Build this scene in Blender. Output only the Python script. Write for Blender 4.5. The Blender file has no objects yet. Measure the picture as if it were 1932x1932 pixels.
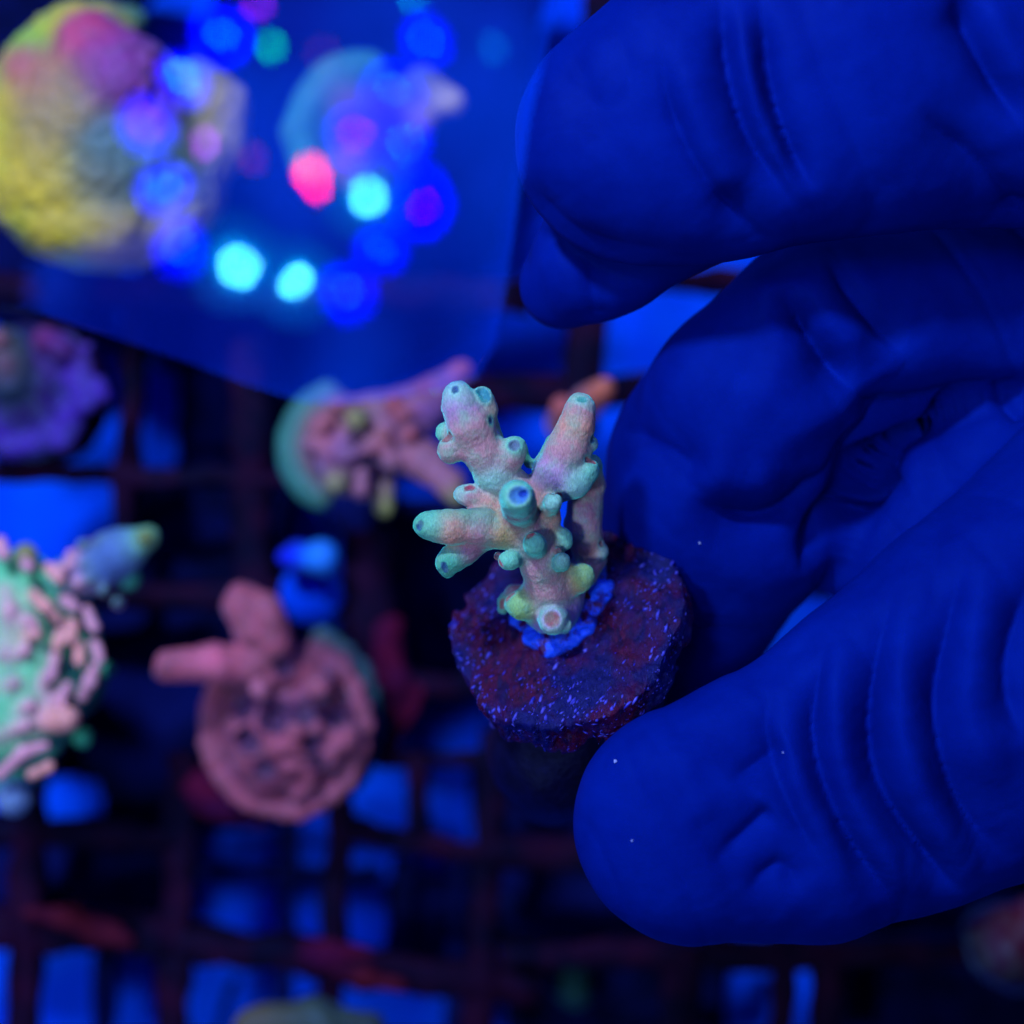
import bpy, math, random
import numpy as np
from mathutils import Vector, Matrix
random.seed(7)
rng = np.random.default_rng(7)
S = bpy.context.scene
S.unit_settings.scale_length = 0.01            # one unit is one centimetre
COL = S.collection

# ------------------------------------------------------------------ camera
CAMZ = 20.0
PPC = 163.7                                    # picture pixels (of 1932) per cm at z = 0
cam_d = bpy.data.cameras.new('camera')
cam = bpy.data.objects.new('camera', cam_d); COL.objects.link(cam)
cam.location = (0, 0, CAMZ)
cam_d.sensor_width = 36; cam_d.lens = 36 * CAMZ / (1932 / PPC)
cam_d.clip_start = 0.5; cam_d.clip_end = 300
cam_d.dof.use_dof = True
cam_d.dof.focus_distance = CAMZ - 0.42
APERTURE = 0.78
cam_d.dof.aperture_fstop = cam_d.lens * 1e-3 / APERTURE
S.camera = cam

# ------------------------------------------------------------------ world and lamps
w = bpy.data.worlds.new('World'); S.world = w; w.use_nodes = True
bg = w.node_tree.nodes['Background']
bg.inputs['Color'].default_value = (0.03, 0.12, 1.0, 1); bg.inputs['Strength'].default_value = 0.04
KEYC = (0.62, 0.74, 1.0)


def area(name, loc, target, size, power, col):
    d = bpy.data.lights.new(name, 'AREA'); d.shape = 'DISK'; d.size = size; d.energy = power; d.color = col
    o = bpy.data.objects.new(name, d); COL.objects.link(o); o.location = loc
    o.rotation_euler = (Vector(target) - Vector(loc)).to_track_quat('-Z', 'Y').to_euler()
    return o


area('key_lamp', (-12, 20, 20.5), (0, 0, -2), 3.2, 13800, KEYC)
area('far_lamp', (24, 15, 26), (2, -2, -5), 8, 1500, KEYC)
area('floor_fill', (-14, -7, 31), (-5, -5, -11), 5, 7000, KEYC)  # added fill that brightens the tank floor, no lamp seen there
S.view_settings.view_transform = 'Standard'; S.view_settings.look = 'None'
S.view_settings.exposure = 0; S.view_settings.gamma = 1
S.render.engine = 'CYCLES'
S.cycles.use_denoising = True
S.cycles.max_bounces = 6; S.cycles.diffuse_bounces = 3; S.cycles.glossy_bounces = 3
S.cycles.transparent_max_bounces = 8
S.cycles.sample_clamp_indirect = 4; S.cycles.caustics_reflective = False; S.cycles.caustics_refractive = False


# ------------------------------------------------------------------ helpers
def P(px, py, z=0.0):
    k = (CAMZ - z) / CAMZ / PPC
    return np.array(((px - 966) * k, (966 - py) * k, z))


def R(r, z=0.0):
    return r / PPC * (CAMZ - z) / CAMZ


def Hc(cx, cy, z):
    return P((980 + cx / 2.68333) * .770950, (880 + cy / 2.68333) * .770950, z)


def Hr(r, z=0.0):
    return R(r / 2.68333 * .77095, z)


def lin(r, g, b):
    f = lambda c: (c / 255 / 12.92) if c / 255 <= .04045 else ((c / 255 + .055) / 1.055) ** 2.4
    return np.array((f(r), f(g), f(b)))


def pig(r, g, b):
    """pigment that shows as this display colour under the bluish lamps"""
    c = lin(r, g, b) / np.array((.62, .74, 1.0)) * 0.68
    return tuple(np.clip(c, 0, .92))


def tag(o, label=None, cat=None, group=None, kind=None):
    if label: o['label'] = label
    if cat: o['category'] = cat
    if group: o['group'] = group
    if kind: o['kind'] = kind
    return o


def empty(name, loc, label, cat, group=None):
    o = bpy.data.objects.new(name, None); COL.objects.link(o); o.location = loc; o.empty_display_size = .3
    return tag(o, label, cat, group)


def link_mesh(name, me, mat, parent=None):
    o = bpy.data.objects.new(name, me); COL.objects.link(o)
    if mat is not None and not me.materials: me.materials.append(mat)
    if parent is not None:
        o.parent = parent
        o.matrix_parent_inverse = Matrix.Translation(-Vector(parent.location))
    return o


def hsh(ix, iy, iz, seed):
    n = (ix * 374761393 + iy * 668265263 + iz * 2147483647 + seed * 1274126177) & 0xffffffff
    n = ((n ^ (n >> 13)) * 1274126177) & 0xffffffff
    n = n ^ (n >> 16)
    return (n & 0xffff) / 65535.0


def vnoise(p, scale, seed=0):
    q = p * scale
    i = np.floor(q).astype(np.int64); f = q - i; f = f * f * (3 - 2 * f)
    out = 0
    for dx in (0, 1):
        for dy in (0, 1):
            for dz in (0, 1):
                wgt = (f[:, 0] if dx else 1 - f[:, 0]) * (f[:, 1] if dy else 1 - f[:, 1]) * (f[:, 2] if dz else 1 - f[:, 2])
                out = out + wgt * hsh(i[:, 0] + dx, i[:, 1] + dy, i[:, 2] + dz, seed)
    return out * 2 - 1


def surface_nets(F, org, h):
    ins = F < 0
    nx, ny, nz = F.shape
    cnt = np.zeros((nx - 1, ny - 1, nz - 1), np.int8)
    for dx in (0, 1):
        for dy in (0, 1):
            for dz in (0, 1):
                cnt += ins[dx:nx - 1 + dx, dy:ny - 1 + dy, dz:nz - 1 + dz]
    act = (cnt > 0) & (cnt < 8)
    cells = np.argwhere(act)
    idx = np.full(act.shape, -1, np.int64); idx[act] = np.arange(len(cells))
    acc = np.zeros((len(cells), 3)); n = np.zeros(len(cells))
    cor = [(a, b, c) for a in (0, 1) for b in (0, 1) for c in (0, 1)]
    vals = {c: F[cells[:, 0] + c[0], cells[:, 1] + c[1], cells[:, 2] + c[2]] for c in cor}
    for a in cor:
        for ax in range(3):
            if a[ax] == 0:
                b = list(a); b[ax] = 1; b = tuple(b)
                va, vb = vals[a], vals[b]
                m = (va < 0) != (vb < 0)
                t = np.where(m, va / np.where(m, va - vb, 1), 0)
                pos = np.tile(np.array(a, float), (len(cells), 1)); pos[:, ax] += t
                acc += pos * m[:, None]; n += m
    v = (cells + acc / n[:, None]) * h + org
    quads = []
    for ax in range(3):
        sl_a = [slice(None)] * 3; sl_b = [slice(None)] * 3
        sl_a[ax] = slice(0, -1); sl_b[ax] = slice(1, None)
        A, B = ins[tuple(sl_a)], ins[tuple(sl_b)]
        e = np.argwhere(A != B)
        u, w_ = (ax + 1) % 3, (ax + 2) % 3
        ok = (e[:, u] > 0) & (e[:, w_] > 0) & (e[:, u] < F.shape[u] - 1) & (e[:, w_] < F.shape[w_] - 1)
        e = e[ok]
        flip = ~A[e[:, 0], e[:, 1], e[:, 2]]
        du = np.zeros(3, int); du[u] = 1; dw = np.zeros(3, int); dw[w_] = 1
        c = [e - du - dw, e - dw, e, e - du]
        q = np.stack([idx[k[:, 0], k[:, 1], k[:, 2]] for k in c], 1)
        q[flip] = q[flip][:, ::-1]
        quads.append(q)
    return v, np.concatenate(quads)


class Clay:
    """a soft solid made of tapered limbs, blobs and pits, meshed once"""
    def __init__(s, lo, hi, h, zs=1.0):
        s.lo = np.array(lo, float); s.hi = np.array(hi, float); s.h = h; s.zs = zs
        s.n = np.ceil((s.hi - s.lo) / h).astype(int) + 1
        s.F = np.full(s.n, 1.0, np.float32)
        s.ax = [(s.lo[i] + np.arange(s.n[i]) * h).astype(np.float32) for i in range(3)]
        s.prims = []; s.pits = []; s.rims = []

    def _sub(s, a, b, m):
        lo = np.minimum(a, b) - m; hi = np.maximum(a, b) + m
        i0 = np.clip(np.floor((lo - s.lo) / s.h).astype(int), 0, s.n); i1 = np.clip(np.ceil((hi - s.lo) / s.h).astype(int) + 1, 0, s.n)
        if (i1 <= i0).any(): return None
        sl = tuple(slice(i0[k], i1[k]) for k in range(3))
        X = s.ax[0][sl[0]][:, None, None]; Y = s.ax[1][sl[1]][None, :, None]; Z = s.ax[2][sl[2]][None, None, :]
        return sl, X, Y, Z

    def _d(s, X, Y, Z, a, b, ra, rb, zs):
        ab = np.array(((b[0] - a[0]), (b[1] - a[1]), (b[2] - a[2]) / zs)); L = float(ab @ ab) + 1e-9
        px, py, pz = X - a[0], Y - a[1], (Z - a[2]) / zs
        t = np.clip((px * ab[0] + py * ab[1] + pz * ab[2]) / L, 0, 1)
        d = np.sqrt((px - t * ab[0]) ** 2 + (py - t * ab[1]) ** 2 + (pz - t * ab[2]) ** 2) - (ra + (rb - ra) * t)
        return d * min(1, zs) if zs < 1 else d, t

    def limb(s, nodes, k=.05, zs=None):
        zs = zs or s.zs
        if len(nodes) == 1: nodes = nodes * 2
        for (a, ra, ca), (b, rb, cb) in zip(nodes[:-1], nodes[1:]):
            m = max(ra, rb) * max(1, zs) + k * 2 + s.h * 3
            r = s._sub(a, b, m)
            s.prims.append((a, b, ra, rb, np.array(ca), np.array(cb), zs))
            if r is None: continue
            sl, X, Y, Z = r
            d, _ = s._d(X, Y, Z, a, b, ra, rb, zs)
            f = s.F[sl]
            hh = np.clip(.5 + .5 * (f - d) / k, 0, 1)
            s.F[sl] = f + (d - f) * hh - k * hh * (1 - hh)

    def blob(s, p, r, c, k=.05, zs=None):
        s.limb([(p, r, c)], k, zs)

    def pit(s, p, r, c, k=.02, q=None):
        q = p if q is None else q
        res = s._sub(p, q, r + k * 2 + s.h * 2)
        s.pits.append((p, q, r, np.array(c)))
        if res is None: return
        sl, X, Y, Z = res
        d, _ = s._d(X, Y, Z, p, q, r, r, 1.0); d = -d
        f = s.F[sl]
        hh = np.clip(.5 - .5 * (f - d) / k, 0, 1)
        s.F[sl] = f + (d - f) * hh + k * hh * (1 - hh)

    def surf(s, cx, cy, z0=1.9, z1=-.8):
        z = z0
        while z > z1:
            p = Hc(cx, cy, z); i = tuple(np.round((p - s.lo) / s.h).astype(int))
            if all(0 <= i[k] < s.n[k] for k in range(3)) and s.F[i] < 0: return z
            z -= s.h * .5
        return z1

    def cup(s, cx, cy, r, c, rim, depth=.5, cx2=None, cy2=None, k=.02):
        rr_ = Hr(r); a = Hc(cx, cy, s.surf(cx, cy) + rr_ * (1 - depth) * .6)
        b = a if cx2 is None else Hc(cx2, cy2, s.surf(cx2, cy2) + rr_ * (1 - depth) * .6)
        s.pit(a, rr_, c, k, b); s.rims.append((a, b, rr_, np.array(rim)))

    def mesh(s, name, sharp=.05, rough=(), post=None):
        v, q = surface_nets(s.F, s.lo, s.h)
        me = bpy.data.meshes.new(name)
        me.vertices.add(len(v)); me.vertices.foreach_set('co', v.ravel())
        me.loops.add(q.size); me.loops.foreach_set('vertex_index', q.ravel())
        me.polygons.add(len(q)); me.polygons.foreach_set('loop_start', np.arange(0, q.size, 4))
        me.polygons.foreach_set('use_smooth', np.ones(len(q), bool))
        me.update(calc_edges=True); me.validate()
        # pigment from the nearest limbs
        C = np.zeros((len(v), 3)); W = np.zeros(len(v)) + 1e-12
        for a, b, ra, rb, ca, cb, zs in s.prims:
            d, t = s._d(v[:, 0], v[:, 1], v[:, 2], a, b, ra, rb, zs)
            wg = np.exp(-np.clip(d, -.02, 3) / sharp)
            C += (ca + (cb - ca) * t[:, None]) * wg[:, None]; W += wg
        C /= W[:, None]
        for p, p2, r, c in s.rims:
            d, _ = s._d(v[:, 0], v[:, 1], v[:, 2], p, p2, r, r, 1.0)
            m = np.clip(1 - np.abs(d - .012) / .045, 0, 1)[:, None] * .8
            C = C * (1 - m) + c * m
        for p, p2, r, c in s.pits:
            d, _ = s._d(v[:, 0], v[:, 1], v[:, 2], p, p2, r, r, 1.0)
            m = np.clip(1 - np.abs(d) / (s.h * 2.2), 0, 1) * (d < s.h * .9)
            C = C * (1 - m[:, None]) + c * m[:, None]
        nr = np.empty(len(v) * 3); me.vertex_normals.foreach_get('vector', nr); nr = nr.reshape(-1, 3)
        if len(rough) or post:
            disp = np.zeros(len(v))
            for amp, sc, seed in rough: disp += amp * vnoise(v, sc, seed)
            if post: disp += post(v, nr)
            v2 = v + nr * disp[:, None]
            me.vertices.foreach_set('co', v2.ravel()); me.update()
        at = me.color_attributes.new('pigment', 'FLOAT_COLOR', 'POINT')
        buf = np.ones((len(v), 4), np.float32); buf[:, :3] = C
        at.data.foreach_set('color', buf.ravel())
        return me


# ------------------------------------------------------------------ materials
def mat(name, col=(.5, .5, .5), rough=.5, spec=.5, attr=False, emit=None, estr=1.0):
    m = bpy.data.materials.new(name); m.use_nodes = True
    nt = m.node_tree; b = nt.nodes['Principled BSDF']
    b.inputs['Base Color'].default_value = (*col, 1); b.inputs['Roughness'].default_value = rough
    b.inputs['Specular IOR Level'].default_value = spec
    b.inputs['Specular Tint'].default_value = (.22, .3, 1, 1)
    return m, nt, b


def N(nt, kind, **kw):
    n = nt.nodes.new(kind)
    for k, v in kw.items():
        if k in n.inputs: n.inputs[k].default_value = v
        else: setattr(n, k, v)
    return n


def coords(nt, scale=(1, 1, 1), rot=(0, 0, 0)):
    tc = N(nt, 'ShaderNodeTexCoord'); mp = N(nt, 'ShaderNodeMapping')
    mp.inputs['Scale'].default_value = scale; mp.inputs['Rotation'].default_value = rot
    nt.links.new(tc.outputs['Object'], mp.inputs['Vector']); return mp.outputs['Vector']


def noise(nt, vec, scale, detail=4, rough=.6):
    n = N(nt, 'ShaderNodeTexNoise'); n.inputs['Scale'].default_value = scale; n.inputs['Detail'].default_value = detail
    n.inputs['Roughness'].default_value = rough; nt.links.new(vec, n.inputs['Vector']); return n.outputs['Fac']


def ramp(nt, fac, stops):
    r = N(nt, 'ShaderNodeValToRGB'); e = r.color_ramp.elements
    while len(e) < len(stops): e.new(.5)
    for k, (p, c) in enumerate(stops): e[k].position = p; e[k].color = (*c, 1) if len(c) == 3 else c
    nt.links.new(fac, r.inputs['Fac']); return r.outputs['Color']


def mixc(nt, fac, a, b, mode='MIX'):
    m = N(nt, 'ShaderNodeMix'); m.data_type = 'RGBA'; m.blend_type = mode
    for sock, val in ((m.inputs[0], fac), (m.inputs[6], a), (m.inputs[7], b)):
        if hasattr(val, 'links'): nt.links.new(val, sock)
        elif isinstance(val, (int, float)): sock.default_value = val
        else: sock.default_value = (*val, 1)
    return m.outputs[2]


def bump(nt, b, fac, strength, dist):
    n = N(nt, 'ShaderNodeBump'); n.inputs['Strength'].default_value = strength; n.inputs['Distance'].default_value = dist
    nt.links.new(fac, n.inputs['Height'])
    if b.inputs['Normal'].links: nt.links.new(b.inputs['Normal'].links[0].from_socket, n.inputs['Normal'])
    nt.links.new(n.outputs['Normal'], b.inputs['Normal'])


def coral_mat(name, mott=(.35, .62, .66), mfac=.35, grain=60, sheen=.5, sss=.12, rim=(.12, .8, .75)):
    m, nt, b = mat(name, rough=.55, spec=.35)
    a = N(nt, 'ShaderNodeAttribute', attribute_name='pigment').outputs['Color']
    v = coords(nt); vst = coords(nt, (1, .3, 1), (0, 0, .15))
    f = ramp(nt, noise(nt, v, 5, 5, .65), [(.42, (0, 0, 0)), (.68, (1, 1, 1))])
    f2 = ramp(nt, noise(nt, vst, grain, 3, .7), [(.36, (.76, .75, .77)), (.64, (1.16, 1.15, 1.13))])
    ff = N(nt, 'ShaderNodeMath', operation='MULTIPLY'); nt.links.new(f, ff.inputs[0]); ff.inputs[1].default_value = mfac
    c = mixc(nt, ff.outputs[0], a, mott)
    c = mixc(nt, 1.0, c, f2, 'MULTIPLY')
    nt.links.new(c, b.inputs['Base Color'])
    bump(nt, b, noise(nt, vst, grain * .9, 4, .7), .8, .014)
    bump(nt, b, noise(nt, v, 14, 3, .5), .12, .03)
    b.inputs['Sheen Weight'].default_value = sheen; b.inputs['Sheen Tint'].default_value = (*rim, 1)
    b.inputs['Sheen Roughness'].default_value = .28
    b.inputs['Subsurface Weight'].default_value = sss; b.inputs['Subsurface Radius'].default_value = (.6, 1, 1)
    b.inputs['Subsurface Scale'].default_value = .05
    return m


M_CORAL = coral_mat('living_coral', mott=pig(112, 186, 180), mfac=.6, sheen=1.0, grain=70, rim=(.05, .95, .85))
M_SOFT = coral_mat('far_coral', mott=(.05, .12, .16), mfac=.3, rim=(.1, .3, .8), grain=26, sss=0)


def glove_material():
    m, nt, b = mat('nitrile_glove', (0.0, 0.009, .24), .62, .22)
    b.inputs['Specular Tint'].default_value = (.02, .12, 1, 1)
    v = coords(nt)
    f = noise(nt, v, .9, 5, .6)
    nt.links.new(ramp(nt, f, [(.3, (0.0, .004, .135)), (.7, (0.0, .008, .195))]), b.inputs['Base Color'])
    bump(nt, b, noise(nt, v, 45, 4, .7), .10, .01)
    bump(nt, b, noise(nt, v, 3.0, 4, .5), .25, .06)
    return m


def plug_material():
    m, nt, b = mat('encrusted_ceramic', (.05, .01, .02), .27, .8)
    v = coords(nt, (1, 1, 1))
    vs = coords(nt, (2.6, 1.0, 1.6), (0, 0, math.radians(-32)))
    f = noise(nt, vs, 3.2, 6, .65)
    c = ramp(nt, f, [(.30, pig(6, 2, 70)), (.42, pig(30, 0, 46)), (.56, pig(66, 0, 34)), (.70, pig(34, 4, 80))])
    big = ramp(nt, noise(nt, v, 1.3, 3, .5), [(.44, (0, 0, 0)), (.60, (1, 1, 1))])
    c = mixc(nt, big, c, mixc(nt, noise(nt, v, 9, 4, .7), pig(6, 3, 62), pig(12, 18, 125)))
    sp = ramp(nt, noise(nt, vs, 11, 4, .75), [(.60, (0, 0, 0)), (.67, (1, 1, 1))])
    sf = N(nt, 'ShaderNodeMath', operation='MULTIPLY'); nt.links.new(sp, sf.inputs[0]); sf.inputs[1].default_value = .55
    c = mixc(nt, sf.outputs[0], c, pig(40, 50, 200))
    nt.links.new(c, b.inputs['Base Color'])
    bump(nt, b, noise(nt, vs, 9, 5, .75), .9, .05)
    bump(nt, b, noise(nt, v, 40, 3, .7), .6, .015)
    return m


def mottled(name, c1, c2, scale=2.0, rough=.7, spec=.3, bs=.5, bd=.06, lo=.4, hi=.6):
    m, nt, b = mat(name, c1, rough, spec)
    v = coords(nt)
    nt.links.new(ramp(nt, noise(nt, v, scale, 6, .65), [(lo, c1), (hi, c2)]), b.inputs['Base Color'])
    bump(nt, b, noise(nt, v, scale * 5, 4, .6), bs, bd)
    return m


def emitter(name, col, strength):
    m = bpy.data.materials.new(name); m.use_nodes = True; nt = m.node_tree
    nt.nodes.remove(nt.nodes['Principled BSDF'])
    e = N(nt, 'ShaderNodeEmission'); e.inputs['Color'].default_value = (*col, 1); e.inputs['Strength'].default_value = strength
    nt.links.new(e.outputs[0], nt.nodes['Material Output'].inputs['Surface']); return m


M_GLOVE = glove_material(); M_PLUG = plug_material()
M_GLUE = mottled('coral_glue', pig(48, 0, 60), (.01, .08, .92), 4.5, .3, .6, .8, .03, .38, .50)
M_ALGAE = mottled('brown_algae', pig(95, 30, 45), pig(60, 12, 40), 12, .8, .2, 1, .04)
M_GRAIN = mottled('pale_crust_glint', pig(24, 34, 190), pig(72, 78, 235), 6, .22, .8, .4, .01)
M_STEM = mottled('dark_ceramic', (.001, .001, .012), (.002, .002, .03), 3, .5, .3)
M_BAR = mottled('coralline_crusted_plastic', pig(4, 2, 30), pig(34, 4, 40), 1.1, .75, .2, .6, .06, .42, .66)
M_LOWBAR = mottled('dark_plastic', pig(0, 6, 60), pig(0, 12, 92), .8, .7, .2)
M_RED = mottled('red_coralline', pig(76, 20, 42), pig(38, 4, 44), 1.6, .8, .2, .8, .08)
M_SAND = mottled('blue_lit_sand', (0.0, .05, .86), (0.0, .08, .95), .6, .9, .1, .4, .08)
M_ROCK = mottled('dark_rock', pig(0, 4, 46), pig(4, 14, 95), .55, .85, .15, .8, .15)

# ------------------------------------------------------------------ setting: tank floor, dark rocks, racks
def grid_sheet(name, x0, x1, y0, y1, z, n, amp, sc, m, seed=0):
    xs = np.linspace(x0, x1, n); ys = np.linspace(y0, y1, n)
    g = np.array([(x, y, z) for y in ys for x in xs])
    g[:, 2] += amp * vnoise(g, sc, seed) + amp * .4 * vnoise(g, sc * 3, seed + 1)
    f = [(j * n + i, j * n + i + 1, (j + 1) * n + i + 1, (j + 1) * n + i) for j in range(n - 1) for i in range(n - 1)]
    me = bpy.data.meshes.new(name); me.from_pydata(g.tolist(), [], f); me.polygons.foreach_set('use_smooth', [True] * len(f))
    return link_mesh(name, me, m)


tag(grid_sheet('tank_floor', -45, 45, -45, 45, -11.8, 120, .35, .5, M_SAND), 'blue lit sand on the tank floor below the racks', None, None, 'structure')


def bar(a, b, wd, th, m, parent, name='bar', seed=0, wob=.05):
    """irregular crusted bar between two points: a ring swept along with uneven sides"""
    a = np.array(a); b = np.array(b); d = b - a; L = np.linalg.norm(d); d /= L
    sx = np.cross(d, (0, 0, 1)); sx /= np.linalg.norm(sx); n = max(4, int(L / .35))
    r = random.Random(seed); vs = []; fs = []
    ring = [(-1, -1), (1, -1), (1, .75), (.72, 1), (-.72, 1), (-1, .75)]
    for i in range(n + 1):
        c = a + d * L * i / n
        for (u, q) in ring:
            vs.append(tuple(c + sx * (u * wd / 2 + r.uniform(-wob, wob)) + np.array((0, 0, q * th / 2 + r.uniform(-wob, wob)))))
    k = len(ring)
    for i in range(n):
        for j in range(k):
            fs.append((i * k + j, i * k + (j + 1) % k, (i + 1) * k + (j + 1) % k, (i + 1) * k + j))
    fs.append(tuple(range(k))[::-1]); fs.append(tuple(n * k + j for j in range(k)))
    me = bpy.data.meshes.new(name); me.from_pydata(vs, [], fs); me.polygons.foreach_set('use_smooth', [True] * len(fs))
    return link_mesh(name, me, m, parent)


def rack(name, z, bars, m, label, seed, wob=.05):
    root = empty(name, tuple(P(600, 1400, z)), label, 'coral rack')
    for i, (x0, y0, x1, y1, wpx, th) in enumerate(bars):
        bar(P(x0, y0, z + .01 * (i % 3)), P(x1, y1, z + .01 * (i % 3)), R(wpx, z), th, m, root, 'bar', seed + i, wob)
    return root


ZR = -7.5
rack('frag_rack', ZR, [
    (-80, 1745, 330, 1768, 74, .5), (300, 1768, 1020, 1868, 60, .5), (640, 1562, 980, 1625, 40, .45), (-80, 1560, 345, 1580, 44, .5), (620, 1290, 1020, 1285, 40, .45),
    (690, 1432, 1000, 1430, 26, .35), (-80, 1120, 620, 1125, 50, .5), (900, 1600, 1500, 1640, 60, .5),
    (345, 1420, 322, 1990, 56, .5), (644, 1500, 616, 1990, 42, .5), (787, 1420, 790, 1590, 32, .45),
    (62, 1430, 40, 1990, 56, .5), (940, 1380, 895, 2000, 56, .5), (880, 745, 1500, 735, 60, .5),
    (1112, 540, 1092, 760, 66, .5), (1060, 535, 1520, 530, 40, .5), (262, 560, 225, 1130, 34, .5),
    (-80, 890, 560, 905, 30, .5), (470, 640, 480, 1150, 70, .5), (690, 1000, 712, 1320, 90, .5),
    (1480, 1780, 1470, 2000, 36, .5), (1560, 1780, 1550, 2000, 50, .5), (1290, 1780, 1270, 2000, 70, .5),
    (940, 1800, 2050, 1790, 50, .5), (1780, 1100, 1260, 1090, 60, .5), (-80, 545, 1000, 560, 60, .5), (1100, 20, 1500, 18, 60, .5)],
    M_BAR, 'upper rack of thick dark bars crusted with red purple coralline', 11, .07)
rack('support_grid', -9.6, [
    (340, 1641, 720, 1650, 22, .35), (552, 1480, 530, 2000, 26, .4), (765, 1620, 745, 1830, 44, .4), (820, 1690, 1000, 1700, 30, .4),
    (200, 1800, 190, 2000, 40, .4), (440, 1850, 400, 2000, 14, .3), (-100, 1130, 900, 1135, 60, .4), (870, 1600, 850, 2000, 30, .4),
    (1350, 1700, 1340, 2000, 50, .4)],
    M_LOWBAR, 'lower grid of thin dark blue bars seen through the upper rack', 61, .05)

# dark rock plates between the racks and the floor
def rock(pts, z, thick, label, seed, m=M_ROCK, name='rock_plate', cat='rock', wob=14):
    r = random.Random(seed); n = len(pts); out = []
    for i in range(n):
        a, b = pts[i], pts[(i + 1) % n]
        for k in range(6):
            t = k / 6; out.append((a[0] + (b[0] - a[0]) * t + r.uniform(-wob, wob), a[1] + (b[1] - a[1]) * t + r.uniform(-wob, wob)))
    c = (sum(p[0] for p in out) / len(out), sum(p[1] for p in out) / len(out))
    vs = []; fs = []; k = len(out)
    for s_, dz in ((.97, -thick), (1.0, -thick * .4), (.97, 0), (.6, thick * .12), (.25, thick * .2)):
        for p in out:
            q = P(c[0] + (p[0] - c[0]) * s_, c[1] + (p[1] - c[1]) * s_, z)
            vs.append((q[0], q[1], z + dz + r.uniform(-.06, .06)))
    for i in range(4):
        for j in range(k): fs.append((i * k + j, i * k + (j + 1) % k, (i + 1) * k + (j + 1) % k, (i + 1) * k + j))
    fs.append(tuple(range(4 * k, 5 * k))); fs.append(tuple(range(k))[::-1])
    me = bpy.data.meshes.new(name); me.from_pydata(vs, [], fs); me.polygons.foreach_set('use_smooth', [True] * len(fs))
    return tag(link_mesh(name, me, m), label, cat)


rock([(340, 640), (560, 700), (520, 1180), (200, 1100), (215, 920), (330, 890)], -9.8, 1.2, 'dark rock plate behind the pink bumpy coral, left of the centre', 1)
rock([(120, 1100), (300, 1030), (520, 1020), (500, 1560), (210, 1570), (180, 1480), (60, 1470), (40, 1300)], -9.0, 1.2, 'black rock slab left of the pink coral finger', 2)
rock([(560, 900), (1000, 960), (900, 1330), (700, 1300), (640, 1010)], -9.6, 1.2, 'dark blue rock slab below the leaning coral colony', 3)
rock([(-80, 1600), (60, 1570), (330, 1590), (310, 1790), (-80, 1790)], -9.6, 1.0, 'black rock plate under the rack at lower left', 4)
rock([(880, 1450), (1300, 1500), (1330, 2020), (960, 2020)], -9.8, 1.0, 'black rock below the thumb of the glove', 5)
rock([(1540, 1700), (2050, 1600), (2050, 2030), (1560, 2030)], -9.8, 1.0, 'black rock in the lower right corner', 6)
rock([(-80, -80), (330, -80), (60, 120), (20, 520), (230, 660), (-80, 600)], -9.8, 1.0, 'dark rock plate behind the yellow and pink coral', 7)
rock([(420, -80), (1040, -80), (960, 420), (860, 650), (640, 770), (300, 700), (230, 560)], -9.6, 1.0, 'large dark plate added to darken the view behind the stand-in water panel', 9, cat='rock')  # plate put in to keep the ground behind the water panel dark
rock([(730, 1660), (900, 1670), (890, 1830), (750, 1810)], -9.9, .7, 'small dark rock patch under the rack near the bottom', 8)

# ------------------------------------------------------------------ hero coral
PINK = pig(172, 142, 172); PEACH = pig(190, 150, 150); TEAL = pig(98, 205, 200); TEAL2 = pig(70, 175, 165)
LILA = pig(165, 140, 225); MAUVE = pig(140, 105, 150); OLIVE = pig(165, 160, 120); GREEN = pig(130, 200, 135)
ICE = pig(130, 212, 228); BROWN = pig(140, 95, 110); ROSE = pig(150, 55, 90); SKY = pig(60, 130, 235); DARKT = pig(20, 60, 110)
BLUE_BOUNCE = pig(120, 120, 235)  # blue light reflected onto the coral foot, put into the pigment

frag = empty('coral_frag', tuple(P(1058, 1167, -.3)), 'sharp pink and teal branching coral on a dark red round plug held by the glove', 'coral')
lo = Hc(20, 1880, 1.6); hi = Hc(1460, 60, -.9)
K = Clay((lo[0], lo[1], -1.0), (hi[0] + .1, hi[1] + .1, 2.0), .0165)


def L(*nodes, k=.09):
    K.limb([(Hc(x, y, z), Hr(r, z), c) for (x, y, z, r, c) in nodes], k)


# trunk
L((880, 1640, -.36, 90, BLUE_BOUNCE), (1000, 1640, -.34, 150, BLUE_BOUNCE), (1110, 1570, -.34, 95, BLUE_BOUNCE), k=.14)
L((1000, 1640, -.28, 165, BLUE_BOUNCE), (975, 1480, -.05, 150, PINK), (935, 1330, .12, 140, PINK), (850, 1190, .25, 130, MAUVE), k=.1)
L((1060, 1560, -.25, 90, LILA), (1020, 1380, 0, 100, OLIVE))
L((935, 1330, .12, 120, PINK), (975, 1180, .2, 72, OLIVE), (965, 1040, .22, 78, PEACH), (935, 900, .3, 95, PEACH), k=.1)
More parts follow.
